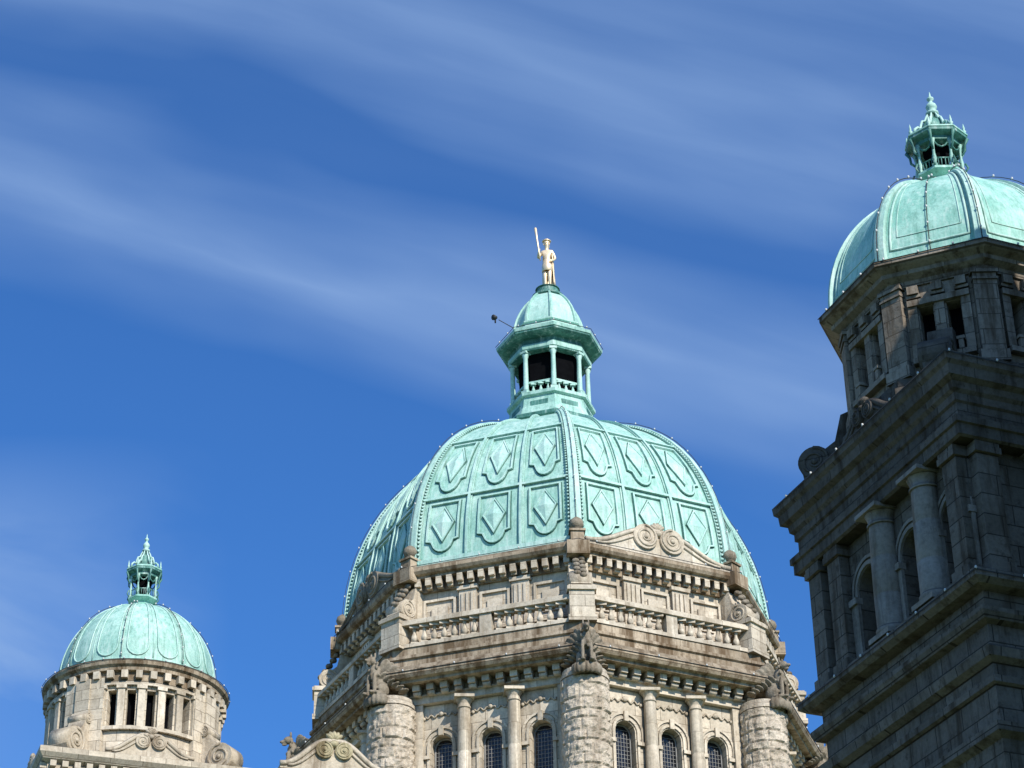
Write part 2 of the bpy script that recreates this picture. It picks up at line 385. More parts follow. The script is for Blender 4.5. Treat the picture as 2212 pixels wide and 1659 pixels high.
for v in verts:
    M=fm(v,8.72)
    mb=MB(); mb.box((0,35.75,-.15),(.84,1.1,.7),M); mb.box((0,36.36,-.15),(.98,.12,.84),M); mb.box((0,36.45,-.15),(.88,.07,.74),M); mb.box((0,35.28,-.15),(.94,.2,.8),M)
    mb.build('balustrade_pier',S_wall,T)
    mb=MB(); Ms=fm(v,0)@Matrix.Rotation(R(90),4,'Y')
    prof=[(7.5,35.3),(8.3,36.5),(8.75,36.62),(8.65,37.0),(8.35,37.1),(8.12,37.3),(8.02,37.75),(7.5,38.0)]
    mb.ext([(-r,z) for r,z in prof],.66,Ms@TX(0,0,-.33))
    volute(mb,Ms@TX(-8.4,36.8,.38),.36,.76,-1,True)
    mb.build('scroll_buttress',S_carve,T)
    mb=MB()
    for i in range(9): mb.ell(((-1)**i*.1,36.95+.11*i,.12-.07*i),(.13,.1,.1),fm(v,8.6))
    mb.build('carved_ornament',S_beast,T)
    MB().box((0,38.2,.0),(.78,.5,.66),fm(v,8.05)).box((0,38.72,-.1),(.46,.36,.46),fm(v,8.05)).box((0,38.93,-.1),(.56,.08,.56),fm(v,8.05)).build('finial_pedestal',S_weather,T)
    MB().lathe([(.12,38.96),(.1,39.04),(.2,39.12),(.25,39.25),(.21,39.4),(.09,39.5),(.0,39.54)],16,0,True,rotz(0,vpos(v,7.95,0))).build('ball_finial',S_beast,T)
MB().lathe([(7.72,35.2),(7.72,37.75)],8,cap=False).build('attic_wall',S_wall,T)
fp=MB(); fp.box((0,36.5,.08),(.62,2.2,.16)); fp.box((0,37.58,.11),(.74,.14,.24))
for k in(-1,0,1): fp.box((k*.17,36.65,.18),(.09,1.5,.06))
fpm=fp.mesh('fluted_pilaster',S_trim)
for a in vis:
    M=fm(a,7.72*C8)
    for x in(-.95,.95): put('fluted_pilaster',fpm,T,M@TX(x))
    for x,wd in((-2.0,1.1),(0,1.0),(2.0,1.1)):
        mb=MB()
        for s in(-1,1): mb.box((x+s*wd/2,36.65,.04),(.09,1.4,.09),M)
        for s in(-1,1): mb.box((x,36.65+s*.68,.04),(wd+.09,.09,.088),M)
        mb.box((x,36.65,.03),(wd*.55,.8,.07),M)
        mb.build('sunk_panel',S_trim,T)
dn=MB().box((0,.0,.17),(.2,.28,.34)); dn.box((0,-.17,.1),(.2,.1,.2)); dnm=dn.mesh('dentil',S_trim)
for a in vis:
    for i in range(-7,8): put('dentil',dnm,T,fm(a,7.8*C8,37.93)@TX(i*.385))
MB().lathe([(7.75,37.66),(7.84,37.66),(7.84,38.06),(8.15,38.08),(8.15,38.16),(8.28,38.2),(8.35,38.3),(8.35,38.42),(8.22,38.46),(8.15,38.58),(7.6,38.66)],8).build('upper_cornice',S_weather,T)
gable_parts(T,fm(R(22.5),8.12*C8+.1,38.5),5.7,1.08,.35,S_trim,S_carve)
gable_parts(T,fm(R(-67.5),8.12*C8+.1,38.5),5.7,1.0,.35,S_beast,S_beast)
def beast_mesh():
    mb=MB(); E=mb.ell; rq=random.Random(5)
    E((0,.1,.45),(.22,.34,.42)); E((0,-.2,.85),(.17,.2,.36)); E((0,-.38,1.26),(.12,.18,.15)); E((0,-.56,1.2),(.06,.14,.07)); E((0,-.52,1.09),(.045,.1,.045))
    for s in(-1,1):
        E((s*.09,-.3,1.45),(.035,.045,.12)); E((s*.14,-.36,.4),(.065,.09,.42)); E((s*.15,-.46,.06),(.09,.17,.07)); E((s*.22,-.02,.28),(.11,.26,.24)); E((s*.25,-.26,.07),(.09,.2,.08))
        for k in range(6):
            E((s*(.22+.09*k),.04+.12*k,1.1-.1*k),(.045,.2,.30),None,10,7,Matrix.Rotation(s*R(24+8*k),3,'Y')@Matrix.Rotation(s*R(-30),3,'Z'))
            E((s*(.20+.08*k),-.02+.12*k,.75-.09*k),(.045,.15,.2),None,10,7,Matrix.Rotation(s*R(45+8*k),3,'Y'))
    for k in range(16): E((rq.uniform(-.18,.18),-.3+rq.uniform(-.12,.1),rq.uniform(.6,1.2)),(.05,.05,.08))
    for k in range(9):
        a=R(-80+20*k); E((sin(a)*.42,-.1-cos(a)*.3,-.16),(.1,.1,.2))
    mb.ell((0,-.05,-.08),(.45,.4,.12)); return mb.mesh('winged_beast',S_beast)
bme=beast_mesh()
for v in verts:
    o=put('winged_beast',bme,T,rotz(v,vpos(v,9.42,33.28)))
    rm=o.modifiers.new('Remesh','REMESH'); rm.mode='VOXEL'; rm.voxel_size=.026; rm.use_smooth_shade=True
# copper dome
D=Dome(7.80,8.3,38.66,2.18,1.6)
dome=MB().lathe([(7.88,38.4),(7.88,38.62)]+D.prof(26),8).build('copper_dome',CU,T)
for v in [k*pi/4 for k in range(8)]:
    mb=MB(); ridge(mb,D,v,.20,.15)
    q=Vector((cos(v),sin(v),0))
    if cos(v)>-.1:
        for i in range(80):
            k=(i+.5)/80
            for s in(-1,1):
                p=Vector(D.rnd(v,k,.02))+q*s*(.25*(1-.5*k)); mb.ell(p,(.05,.05,.05),None,6,4)
    mb.build('ridge_rib',CU2,dome)
    if cos(v)>-.1: light_string(T,[D.rnd(v,i/20,.2) for i in range(21)],11)
ROWS=((.025,.207),(.230,.508))
for a in vis:
    for tt in(-1/3,1/3):
        face_bar(D,a,tt-.016,tt+.016,.0,.97,.11,20,name='panel_rib',mat=CU2,parent=dome)
        face_bar(D,a,tt-.036,tt+.036,.0,.97,.045,20,name='rib_fillet',mat=CU2,parent=dome)
    for tt in(-.93,.93): face_bar(D,a,tt-.02,tt+.02,.0,.97,.08,20,name='edge_fillet',mat=CU2,parent=dome)
    for k0,k1,of in((0,.014,.14),(.214,.223,.10),(.515,.525,.09),(.88,.90,.09)):
        face_bar(D,a,-.97,.97,k0,k1,of,3,name='panel_band',mat=CU2,parent=dome)
    for ci in range(3):
        tc=-.64+ci*.64
        for (k0,k1) in ROWS:
            kc=(k0+k1)/2; kh=(k1-k0)/2*.95; th=.235
            def P(x,y,off): return D.face(a,tc+x*th,kc+y*kh,off)
            out=[(-.86,.96),(-.3,.96),(.3,.96),(.86,.96),(.86,.55),(.86,.15),(.86,-.30),(.86,-.56),(.60,-.60)]
            out+=[(.55*cos(t),-.60-.36*sin(t)) for t in [pi*i/10 for i in range(1,10)]]
            out+=[(-.60,-.60),(-.86,-.56),(-.86,-.30),(-.86,.15),(-.86,.55)]
            # a raised moulding that follows the outline, the panel surface itself stays flush
            mb=MB(); n=len(out)
            vs=[P(x,y,-.03) for x,y in out]+[P(x,y,.085) for x,y in out]+[P(x*.89,y*.94,.085) for x,y in out]+[P(x*.86,y*.925,-.03) for x,y in out]
            fs=[]
            for i in range(n):
                j=(i+1)%n
                fs+=[(i,j,n+j,n+i),(n+i,n+j,2*n+j,2*n+i),(2*n+i,2*n+j,3*n+j,3*n+i)]
            mb.add(vs,fs); mb.build('cartouche_frame',CU2,dome)
            sm_=MB(); sm_.tube([P(x*1.03,y*1.015,.006) for x,y in out],.02,4,True); sm_.build('crevice_shade_line',CREVICE,dome)  # half-buried dark tube paints in the shaded, stained crevice round the frame
            dm=[(0,.78),(.60,.08),(0,-.62),(-.60,.08)]
            d=MB(); vs=[P(x,y,-.02) for x,y in dm]+[P(x,y,.08) for x,y in dm]+[P(x*.88,.08+(y-.08)*.88,.08) for x,y in dm]+[P(x*.82,.08+(y-.08)*.82,.045) for x,y in dm]+[P(0,.08,.12)]
            fs=[]
            for i in range(4):
                j=(i+1)%4; fs+=[(i,j,4+j,4+i),(4+i,4+j,8+j,8+i),(8+i,8+j,12+j,12+i),(12+i,12+j,16)]
            d.add(vs,fs); d.build('diamond_boss',CU2,dome)
            sm_=MB(); sm_.tube([P(x*1.04,.08+(y-.08)*1.04,.008) for x,y in dm],.018,4,True,smooth=False); sm_.build('crevice_shade_line',CREVICE,dome)  # same painted crevice shade and stain around the diamond
# ---- central lantern
L0=46.75
zb=L0+1.72
lan=MB().lathe([(2.05,L0-.35),(2.05,L0+.02),(1.84,L0+.12),(1.80,L0+.34),(2.02,L0+.42),(2.05,L0+.60),(1.86,L0+.68),(1.68,L0+1.1),(1.62,L0+1.52),(1.74,L0+1.58),(1.74,zb)],8).build('lantern',CU,T)
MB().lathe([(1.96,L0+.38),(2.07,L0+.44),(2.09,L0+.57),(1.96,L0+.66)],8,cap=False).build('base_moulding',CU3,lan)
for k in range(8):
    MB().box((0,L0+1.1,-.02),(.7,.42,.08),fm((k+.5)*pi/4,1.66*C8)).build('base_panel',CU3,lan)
def cz(y,r,x=1200): return at(x,y,CY-r).z
zc1=cz(748,1.55); ch=zc1-zb
mb=MB(); r=.105
mb.box((0,0,.08),(.28,.28,.16)); mb.lathe([(r*1.3,.16),(r*1.0,.26),(r*.85,ch-.3),(r*1.3,ch-.14),(r*1.3,ch-.1)],14,0,True); mb.box((0,0,ch-.05),(.30,.30,.1))
lcm=mb.mesh('column',CU2)
for k in range(8):
    v=k*pi/4; put('column',lcm,lan,rotz(v,vpos(v,1.48,zb)))
lb=baluster_mesh(.46,.07,CU2)
for k in range(8):
    a=(k+.5)*pi/4; M=fm(a,1.38*C8)
    MB().box((0,zb+.55,0),(.95,.08,.14),M).build('rail',CU2,lan)
    for x in(-.3,0,.3): put('baluster',lb,lan,Matrix.Translation(M@Vector((x,zb+.05,0))))
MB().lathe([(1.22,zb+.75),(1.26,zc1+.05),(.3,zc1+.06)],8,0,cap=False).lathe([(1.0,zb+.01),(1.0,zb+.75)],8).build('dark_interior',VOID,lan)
zt=cz(694,2.0)
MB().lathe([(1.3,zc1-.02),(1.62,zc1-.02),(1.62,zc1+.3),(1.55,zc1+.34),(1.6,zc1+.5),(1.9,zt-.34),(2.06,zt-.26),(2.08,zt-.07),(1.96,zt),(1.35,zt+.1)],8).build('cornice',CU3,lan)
MB().lathe([(1.62,zc1+.02),(1.66,zc1+.05),(1.66,zc1+.22),(1.60,zc1+.28)],8,cap=False).build('frieze_band',CU,lan)
MB().lathe([(1.98,zt-.20),(2.10,zt-.18),(2.12,zt-.06),(2.02,zt+.02),(1.46,zt+.34)],8,cap=False).build('gutter',CU,lan)
zf=at(1183,625,CY).z-.05
zk=zt+.58
DC=Dome(1.38,zf-.18-zk,zk,1.75,.58)
cup=MB().lathe([(1.46,zt+.30),(1.44,zk-.1),(1.52,zk-.06),(1.52,zk),(1.40,zk+.01)]+DC.prof(10)[1:],8).build('cupola_roof',CU2,lan)
mb=MB()
for k in range(8): ridge(mb,DC,k*pi/4,.08,.07,0,1,8)
mb.build('cupola_ribs',CU,lan)
zs=DC.z0+DC.rh(1)[1]
MB().lathe([(.56,zs-.08),(.66,zs+.0),(.66,zs+.08),(.48,zs+.12),(.45,zf-.04),(.5,zf-.02),(.5,zf)],16).build('statue_pedestal',CU3,lan)
light_string(T,[vpos(R(a),2.14 if a%45==0 else 2.14*C8,zt) for a in(-90,-67.5,-45,-22.5,0,22.5,45,67.5,90)],9)
p0=Matrix.Rotation(-R(4.3),3,'Z')@(Vector(at(1108,702,80.0))-Vector((CX,CY,0))); p1=Matrix.Rotation(-R(4.3),3,'Z')@(Vector(at(1072,690,79.2))-Vector((CX,CY,0)))
fl=MB().tube([p1+Vector((.1,0,-.02)),p0+Vector((.5,.3,-.25))],.018,5).build('lamp_arm',WIRE,T)
mb=MB(); mb.tube([p1+Vector((0,-.0,.08)),p1+Vector((-.12,-.1,.03))],[.07,.12],10); mb.tube([p1+Vector((-.04,0,-.16)),p1+Vector((-.04,0,.08))],.035,6); mb.build('lamp_head',WIRE,fl)
light_string(T,[vpos(v,8.38,38.5) for v in verts],18)
light_string(T,[vpos(v,9.52,34.1) for v in verts],16)
# ================================================================== STATUE
st=thing('statue',(at(1183,600,CY).x,CY,zf),R(-8),'golden figure holding up a staff on top of the central dome lantern','statue')
J={'pel':(0,0,1.24,.15),'bel':(0,-.01,1.45,.135),'che':(0,-.01,1.74,.18),'nec':(0,0,1.99,.07),'hd0':(0,-.03,2.12,.095),'hd1':(0,-.03,2.26,.12),'hd2':(0,-.01,2.36,.085),
 'hl':(-.09,0,1.12,.125),'kl':(-.10,-.05,.64,.09),'al':(-.09,.02,.12,.058),'tl':(-.12,-.2,.05,.05),
 'hr':(.09,0,1.12,.125),'kr':(.10,-.10,.64,.09),'ar':(.09,-.02,.12,.058),'tr':(.13,-.24,.05,.05),
 'sl':(-.21,0,1.85,.085),'el':(-.36,-.02,1.58,.06),'wl':(-.31,-.22,1.72,.045),'ml':(-.29,-.28,1.77,.045),
 'sr':(.21,0,1.85,.085),'er':(.33,.04,1.52,.06),'wr':(.24,-.12,1.33,.045),'mr':(.20,-.17,1.30,.045)}
E_=[('pel','bel'),('bel','che'),('che','nec'),('nec','hd0'),('hd0','hd1'),('hd1','hd2'),('pel','hl'),('hl','kl'),('kl','al'),('al','tl'),('pel','hr'),('hr','kr'),('kr','ar'),('ar','tr'),('che','sl'),('sl','el'),('el','wl'),('wl','ml'),('che','sr'),('sr','er'),('er','wr'),('wr','mr')]
for h,sx in(('ml',-1),('mr',1)):
    x,y,z,_=J[h]
    for f in range(4):
        dz=.045-.03*f; ln=[.085,.1,.095,.075][f]
        J[h+'a%d'%f]=(x-.02*sx,y-ln*.6,z+dz,.016); J[h+'b%d'%f]=(x-.07*sx,y-ln*.75,z+dz-.01,.014)
        E_+= [(h,h+'a%d'%f),(h+'a%d'%f,h+'b%d'%f)]
    J[h+'t']=(x-.06*sx,y-.01,z+.05,.018); E_.append((h,h+'t'))
names=list(J); me=bpy.data.meshes.new('body'); me.from_pydata([J[k][:3] for k in names],[(names.index(a),names.index(b)) for a,b in E_],[]); me.materials.append(GOLD)
body=put('body',me,st)
sk=body.modifiers.new('Skin','SKIN'); sk.use_smooth_shade=True
if not me.skin_vertices:
    bm=bmesh.new(); bm.from_mesh(me); bm.verts.layers.skin.verify(); bm.to_mesh(me); bm.free()
for i,k in enumerate(names):
    s=me.skin_vertices[0].data[i]; s.radius=(J[k][3],J[k][3]*(.8 if k in('che','bel','pel') else 1)); s.use_root=(k=='pel')
ss=body.modifiers.new('Sub','SUBSURF'); ss.levels=1; ss.render_levels=2
mb=MB(); mb.ell((0,-.165,2.22),(.02,.035,.035)); mb.ell((0,-.145,2.15),(.045,.015,.012))
for s in(-1,1): mb.ell((s*.045,-.14,2.26),(.018,.015,.012)); mb.ell((s*.125,-.03,2.22),(.015,.03,.04))
mb.build('face',GOLD,st)
mb=MB(); mb.ell((0,.01,2.3),(.14,.15,.12)); mb.ell((0,.08,2.17),(.11,.1,.12)); mb.lathe([(.17,2.35),(.19,2.38),(.14,2.41),(.11,2.45),(.0,2.47)],16,0,True); mb.build('hat',GOLD,st)
mb=MB(); vs=[];fs=[]; nn=16; mm=12
for i in range(mm+1):
    t=i/mm; z=1.92-1.72*t
    for k in range(nn+1):
        a=R(-70+180*k/nn)+R(45); rr=(.21+.05*t)*(1+.09*sin(k*2.3+t*3)); vs.append((rr*cos(a)*1.05+.03*t,rr*sin(a)*.85+.03,z))
for i in range(mm):
    for k in range(nn): o=i*(nn+1)+k; fs.append((o,o+1,o+nn+2,o+nn+1))
mb.add(vs,fs,True); ck=mb.build('cloak',GOLD,st); sd=ck.modifiers.new('S','SOLIDIFY'); sd.thickness=.03
mb=MB(); mb.lathe([(.17,1.42),(.185,1.36),(.19,1.3),(.22,1.15),(.23,.88),(.21,.86)],18,0,True,cap=False); mb.build('tunic',GOLD,st)
pts=[(-.24,-.34,1.25),(-.29,-.33,1.75),(-.35,-.31,2.30),(-.41,-.28,2.88)]
MB().tube(pts+[(-.415,-.28,2.92)],[.025,.035,.042,.06,.03],10).build('staff',GOLD,st)
# ================================================================== SMALL LANTERN (side towers)
def small_lantern(parent,z0,ztop,sx,ph):
    K=TX(0,0,z0)@Matrix.Diagonal((sx,sx,(ztop-z0)/2.95,1))@Matrix.Rotation(ph,4,'Z')
    ln=MB().lathe([(.80,-.3),(.70,0),(.56,.06),(.42,.14),(.42,.24),(.5,.28),(.66,.34),(.66,.40)],8,0,False,K).build('lantern',CUR,parent)
    mb=MB(); mb.box((0,0,.43),(.13,.13,.08)); mb.lathe([(.055,.46),(.04,.52),(.065,.64),(.035,.82),(.035,1.0),(.05,1.1),(.08,1.2)],10,0,True); cme=mb.mesh('column',CU)
    bmb=MB(); bmb.tube([(0,.02,.85),(0,-.14,1.02),(0,-.15,1.18),(0,-.23,1.34)],[.025,.035,.035,.055],5); bmb.tube([(0,-.06,.40),(0,-.16,.52),(0,-.10,.66)],.028,5); brm=bmb.mesh('bracket',CU3)
    bal=MB(); bal.tube([(-.2,0,.66),(.2,0,.66)],.02,5)
    for x in(-.13,-.05,.05,.13): bal.tube([(x,0,.40),(x,0,.66)],.014,4)
    bal.tube([(-.2,0,1.15),(-.1,0,1.02),(0,0,.98),(.1,0,1.02),(.2,0,1.15)],.025,5)
    bal=bal.mesh('railing',CU3)
    smb=MB(); smb.lathe([(.04,0),(.03,.07),(.06,.12),(.025,.17),(.035,.21),(0,.36)],8,0,True); spm=smb.mesh('spike_finial',CU2)
    scm=MB(); scm.tube([(0,-.62,1.55),(0,-.60,1.68),(0,-.50,1.76),(0,-.42,1.72),(0,-.40,1.84),(0,-.34,1.98),(0,-.25,2.0),(0,-.20,2.12),(0,-.12,2.26)],[.05,.04,.04,.035,.04,.035,.04,.035,.02],6); sm_=scm.mesh('crown_scroll',CU2)
    for k in range(8):
        Rv=Matrix.Rotation(k*pi/4,4,'Z'); Rh=Matrix.Rotation((k+.5)*pi/4,4,'Z')
        put('column',cme,ln,K@Rv@TX(0,-.57)); put('bracket',brm,ln,K@Rv@TX(0,-.56))
        put('railing',bal,ln,K@Rh@TX(0,-.53))
        put('spike_finial',spm,ln,K@Rv@TX(0,-.74,1.44)); put('crown_scroll',sm_,ln,K@Rv)
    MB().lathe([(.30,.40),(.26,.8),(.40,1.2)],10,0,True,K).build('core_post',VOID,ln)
    MB().lathe([(.34,1.16),(.62,1.18),(.62,1.28),(.74,1.32),(.80,1.35),(.80,1.47),(.7,1.50),(.5,1.56)],8,0,False,K).build('cornice',CU3,ln)
    MB().lathe([(.78,1.42),(.82,1.43),(.82,1.47),(.72,1.52),(.5,1.58)],8,0,False,K,cap=False).build('gutter',CUR,ln)
    MB().lathe([(.44,1.56),(.44,1.66),(.36,1.70),(.34,1.84),(.28,1.98),(.17,2.08),(.10,2.16),(.10,2.26)],8,0,False,K).build('cupola_roof',CU3,ln)
    MB().lathe([(.10,2.22),(.17,2.27),(.17,2.31),(.08,2.35),(.13,2.42),(.15,2.48),(.12,2.55),(.05,2.62),(.045,2.66),(.09,2.70),(.09,2.74),(.03,2.79),(.02,2.88),(0,2.95)],12,0,True,K).build('finial',CU2,ln)
    return ln
# ================================================================== LEFT TOWER
LY=85.0; LX=at(299,1430,LY).x
TL=thing('round_tower',(LX,LY,0),R(20),'small round cream stone turret with a green copper dome, low on the left','tower')
RD=3.22
def drumwall(r,z0,z1,slots,d,zb,zt):
    mb=MB(); br=sorted(set([x for s in slots for x in s]+[R(5*k) for k in range(-36,36)])); br.append(br[0]+2*pi)
    P=lambda a,rr,z:(rr*sin(a),-rr*cos(a),z)
    for a,b in zip(br,br[1:]):
        m=(a+b)/2; ins=any(s[0]<m<s[1] for s in slots)
        for u,v in(((z0,zb),(zt,z1)) if ins else ((z0,zb),(zb,zt),(zt,z1))):
            mb.add([P(a,r,u),P(b,r,u),P(b,r,v),P(a,r,v)],[(0,1,2,3)],True)
    for s in slots:
        a,b=s
        for x in s: mb.add([P(x,r,zb),P(x,r,zt),P(x,r-d,zt),P(x,r-d,zb)],[(0,1,2,3)])
        for z in(zb,zt): mb.add([P(a,r,z),P(b,r,z),P(b,r-d,z),P(a,r-d,z)],[(0,1,2,3)])
    return mb
slots=[]
for c in(0,-90,90):
    for k in range(-2,3): slots.append((R(c+k*13-2.9),R(c+k*13+2.9)))
drumwall(RD,34.9,38.2,slots,.4,36.3,37.75).build('drum_wall',S_round,TL,weld=True)
for s in slots:
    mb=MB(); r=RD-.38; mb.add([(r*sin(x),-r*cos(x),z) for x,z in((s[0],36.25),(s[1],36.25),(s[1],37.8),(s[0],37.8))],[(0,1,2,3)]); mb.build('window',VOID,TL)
pmh=MB().box((0,37.02,.06),(.26,1.5,.14)).box((0,37.84,.08),(.38,.14,.2)).mesh('pier',S_trim)
for c in(0,-90,90):
    for k in range(-3,3): put('pier',pmh,TL,fm(R(c+(k+.5)*13),RD))
    ms=MB(); mh=MB()
    for i in range(12):
        a=R(c-38+76*(i+.5)/12); ms.box((0,36.2,.05),(.39,.14,.2),fm(a,RD)); mh.box((0,37.98,.05),(.39,.12,.16),fm(a,RD))
    ms.build('sill_course',S_trim,TL); mh.build('lintel_course',S_trim,TL)
for c in(-135,-45,45,135):
    mb=MB()
    for s in(-1,0,1): mb.box((0,36.7,.08),(.62,3.0,.34 if s==0 else .2),fm(R(c+s*9),RD))
    mb.build('wall_pier',S_wall,TL)
dm_=MB().box((0,0,.12),(.24,.3,.34)).mesh('dentil',S_trim)
for k in range(40): put('dentil',dm_,TL,fm(2*pi*k/40,RD,38.3))
MB().lathe([(RD,38.05),(RD+.1,38.08),(RD+.06,38.16),(RD+.06,38.45),(3.44,38.48),(3.46,38.6),(3.56,38.68),(3.6,38.82),(3.54,38.9),(3.15,39.0)],64).build('cornice',S_weather,TL)
DL=Dome(3.04,3.55,38.98,2.1,.66)
dl=MB().lathe([(3.16,38.8),(3.16,38.95)]+DL.prof(20),64,0,True).build('copper_dome',CU,TL)
pet=MB()
pk=[.14+.78*i/12 for i in range(13)]
path=[(.135,k) for k in pk[::-1]]+[(.135*cos(t),.14-.085*sin(t)) for t in [pi*i/8 for i in range(1,8)]]+[(-.135,k) for k in pk]
pet.tube([DL.rnd(x,k,.01) for x,k in path],.035,6)
petm=pet.mesh('petal_moulding',CU2)
for k in range(16): put('petal_moulding',petm,dl,Matrix.Rotation(k*pi/8+pi/16,4,'Z'))
sr=MB().tube([DL.rnd(0,.04+.93*i/12,.0) for i in range(13)],.024,5).mesh('seam_rib',CU2)
for k in range(16): put('seam_rib',sr,dl,Matrix.Rotation(k*pi/8,4,'Z'))
for k in(-3,-1,1,3): light_string(TL,[DL.rnd(k*pi/8,i/14,.09) for i in range(15)],8)
light_string(TL,[vpos(R(a),3.63,38.85) for a in range(-100,101,10)],16)
small_lantern(TL,at(308,1303,LY-.7).z,at(319,1153,LY).z,.92,R(10))
MB().rect([(.25,0),(.25,30),(0,30.2),(0,34.0),(.15,34.05),(.15,34.3),(.35,34.4),(.5,34.6),(.5,34.8),(.4,34.85),(-.3,34.98)],3.55,3.55).build('square_base',S_wall,TL)
bdm=MB().box((0,0,.25),(.22,.22,.3)).mesh('base_dentil',S_trim)
for a in(0,-pi/2,pi/2):
    for i in range(-8,9): put('base_dentil',bdm,TL,fm(a,3.55,34.22)@TX(i*.44))
for a in(0,-pi/2): gable_parts(TL,fm(a,3.75,34.9),3.3,.95,.3,S_trim,S_carve)
for c in(-135,-45,45,135):
    v=R(c); mb=MB(); Ms=fm(v,0)@Matrix.Rotation(R(90),4,'Y')
    mb.ext([(-r,z) for r,z in[(3.1,34.9),(4.5,34.9),(4.7,35.2),(4.4,35.6),(4.0,35.9),(3.72,36.3),(3.5,36.9),(3.1,37.0)]],.74,Ms@TX(0,0,-.37))
    volute(mb,Ms@TX(-4.2,35.45,.44),.54,.88,-1,True)
    volute(mb,Ms@TX(-3.5,36.6,.42),.2,.84,1,True)
    mb.build('scroll_buttress',S_carve,TL)
# ================================================================== RIGHT TOWER
RY=50.0; RX=at(2025,330,RY).x
TR=thing('dark_stone_tower',(RX,RY,0),R(23.3),'tall sooty grey stone tower with arcaded belfry and ribbed green dome, at the right edge','tower')
HX,HY=2.75,3.35
mb=MB(); zA,zB=24.05,27.32
wall(mb,fm(-pi/2,HX),-HY,HY,zA,zB,[(x,.46,24.3,25.95,True) for x in(2.6,.86,-1.1)],.7)
wall(mb,fm(0,HY),-HX,HX,zA,zB,[(x,.42,24.3,25.95,True) for x in(0.3,)],.7)
wall(mb,fm(pi/2,HX),-HY,HY,zA,zB,[],.5); wall(mb,fm(pi,HY),-HX,HX,zA,zB,[],.5)
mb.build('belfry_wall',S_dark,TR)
g=MB(); g.ext(archpts(.46,24.3,25.95),.02); gv=g.mesh('arched_opening',VOID)
ar=MB(); ar.tube([(x,y,0) for x,y in archpts(.54,25.8,25.95)],.07,4,smooth=False); ar.tube([(x,y,0) for x,y in archpts(.70,25.8,25.95)],.06,4,smooth=False)
for s in(-1,1): ar.box((s*.62,25.72,.05),(.34,.16,.2)); ar.box((s*.62,25.0,.03),(.3,1.3,.1))
arm=ar.mesh('arch_moulding',S_darkcol)
rc=column_mesh(zB-zA+.02,.37,S_darkcol,28,2.45)
plm=MB().box((0,25.62,.14),(.56,3.1,.3)).box((0,27.1,.17),(.68,.16,.40)).box((0,27.24,.17),(.62,.1,.36)).box((0,24.2,.17),(.66,.3,.38)).mesh('pilaster',S_dark)
for a,d,xs,cs,ps in((-pi/2,HX,(2.6,.86,-1.1),(1.76,-.12),(-2.15,-3.05,3.05)),(0,HY,(.3,),(-.9,1.5),(-2.42,2.42))):
    for x in xs:
        w=put('arched_opening',gv,TR,fm(a,d-.68)@TX(x)); put('arch_moulding',arm,w,TX(0,0,.68))
    for x in cs: put('column',rc,TR,Matrix.Translation(fm(a,d+.12)@Vector((x,zA,0))))
    for x in ps: put('pilaster',plm,TR,fm(a,d)@TX(x))
MB().rect([(.55,27.30),(.62,27.34),(.62,27.6),(.68,27.62),(.68,27.78),(.50,27.8),(.50,28.2),(.56,28.24),(.56,28.42),(.64,28.5),(.66,28.66),(.80,28.74),(.82,28.98),(.9,29.06),(.92,29.26),(.82,29.3),(.1,29.5)],HX-.2,HY-.2).build('belfry_cornice',S_darktrim,TR)
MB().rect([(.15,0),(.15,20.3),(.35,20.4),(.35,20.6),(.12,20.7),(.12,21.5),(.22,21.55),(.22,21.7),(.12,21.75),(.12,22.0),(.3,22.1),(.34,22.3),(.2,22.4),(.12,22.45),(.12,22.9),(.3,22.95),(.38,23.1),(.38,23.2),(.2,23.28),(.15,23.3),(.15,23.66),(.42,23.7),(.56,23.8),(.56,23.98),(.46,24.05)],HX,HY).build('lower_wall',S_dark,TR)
ph=pi/8; r8=2.95
MB().lathe([(3.25,29.3),(3.25,29.9),(3.1,30.0),(3.1,30.2),(r8,30.25)],8,ph,cap=False).build('drum_plinth',S_darktrim,TR)
mb=MB(); rv=[k*pi/4 for k in range(8)]
for a in rv:
    wall(mb,fm(a,r8*C8),-r8*S8,r8*S8,30.2,32.8,[(-.33,.17,30.65,32.1,False),(.33,.17,30.65,32.1,False)] if cos(a)>-.1 else [],.4)
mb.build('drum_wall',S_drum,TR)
for a in rv:
    if cos(a)<=-.1: continue
    M=fm(a,r8*C8)
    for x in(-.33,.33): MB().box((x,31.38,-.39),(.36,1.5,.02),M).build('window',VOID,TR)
    MB().box((0,32.2,.06),(1.5,.16,.16),M).box((0,31.4,.02),(.24,1.44,.12),M).box((-.64,31.4,.03),(.22,1.44,.12),M).box((.64,31.4,.03),(.22,1.44,.12),M).box((0,30.58,.08),(1.5,.14,.22),M).build('window_surround',S_drum,TR)
    for x in(-.58,.0,.58):
        MB().box((x,32.54,.08),(.26,.22,.2),M).box((x,32.38,.05),(.34,.08,.14),M).build('keystone_block',S_drum,TR)
    for x in(-.42,.42): MB().box((x,30.78,.09),(.12,.3,.2),M).box((x,30.95,.09),(.2,.08,.24),M).build('sill_bracket',S_drum,TR)
cpm=MB().box((0,31.5,-.12),(.56,2.55,.34)).box((0,30.35,-.1),(.68,.3,.42)).box((0,32.72,-.1),(.66,.12,.40)).box((0,32.5,-.1),(.60,.06,.38)).mesh('corner_pilaster',S_drum)
for k in range(8): put('corner_pilaster',cpm,TR,fm(ph+k*pi/4,r8))
MB().lathe([(r8-.1,32.7),(r8+.06,32.72),(r8+.1,32.86),(r8+.28,32.96),(r8+.3,33.06),(3.42,33.14),(3.52,33.2),(3.52,33.33),(3.4,33.38),(3.0,33.46)],8,ph).build('drum_cornice',S_drum,TR)
DR=Dome(3.17,3.62,33.42,2.1,.62)
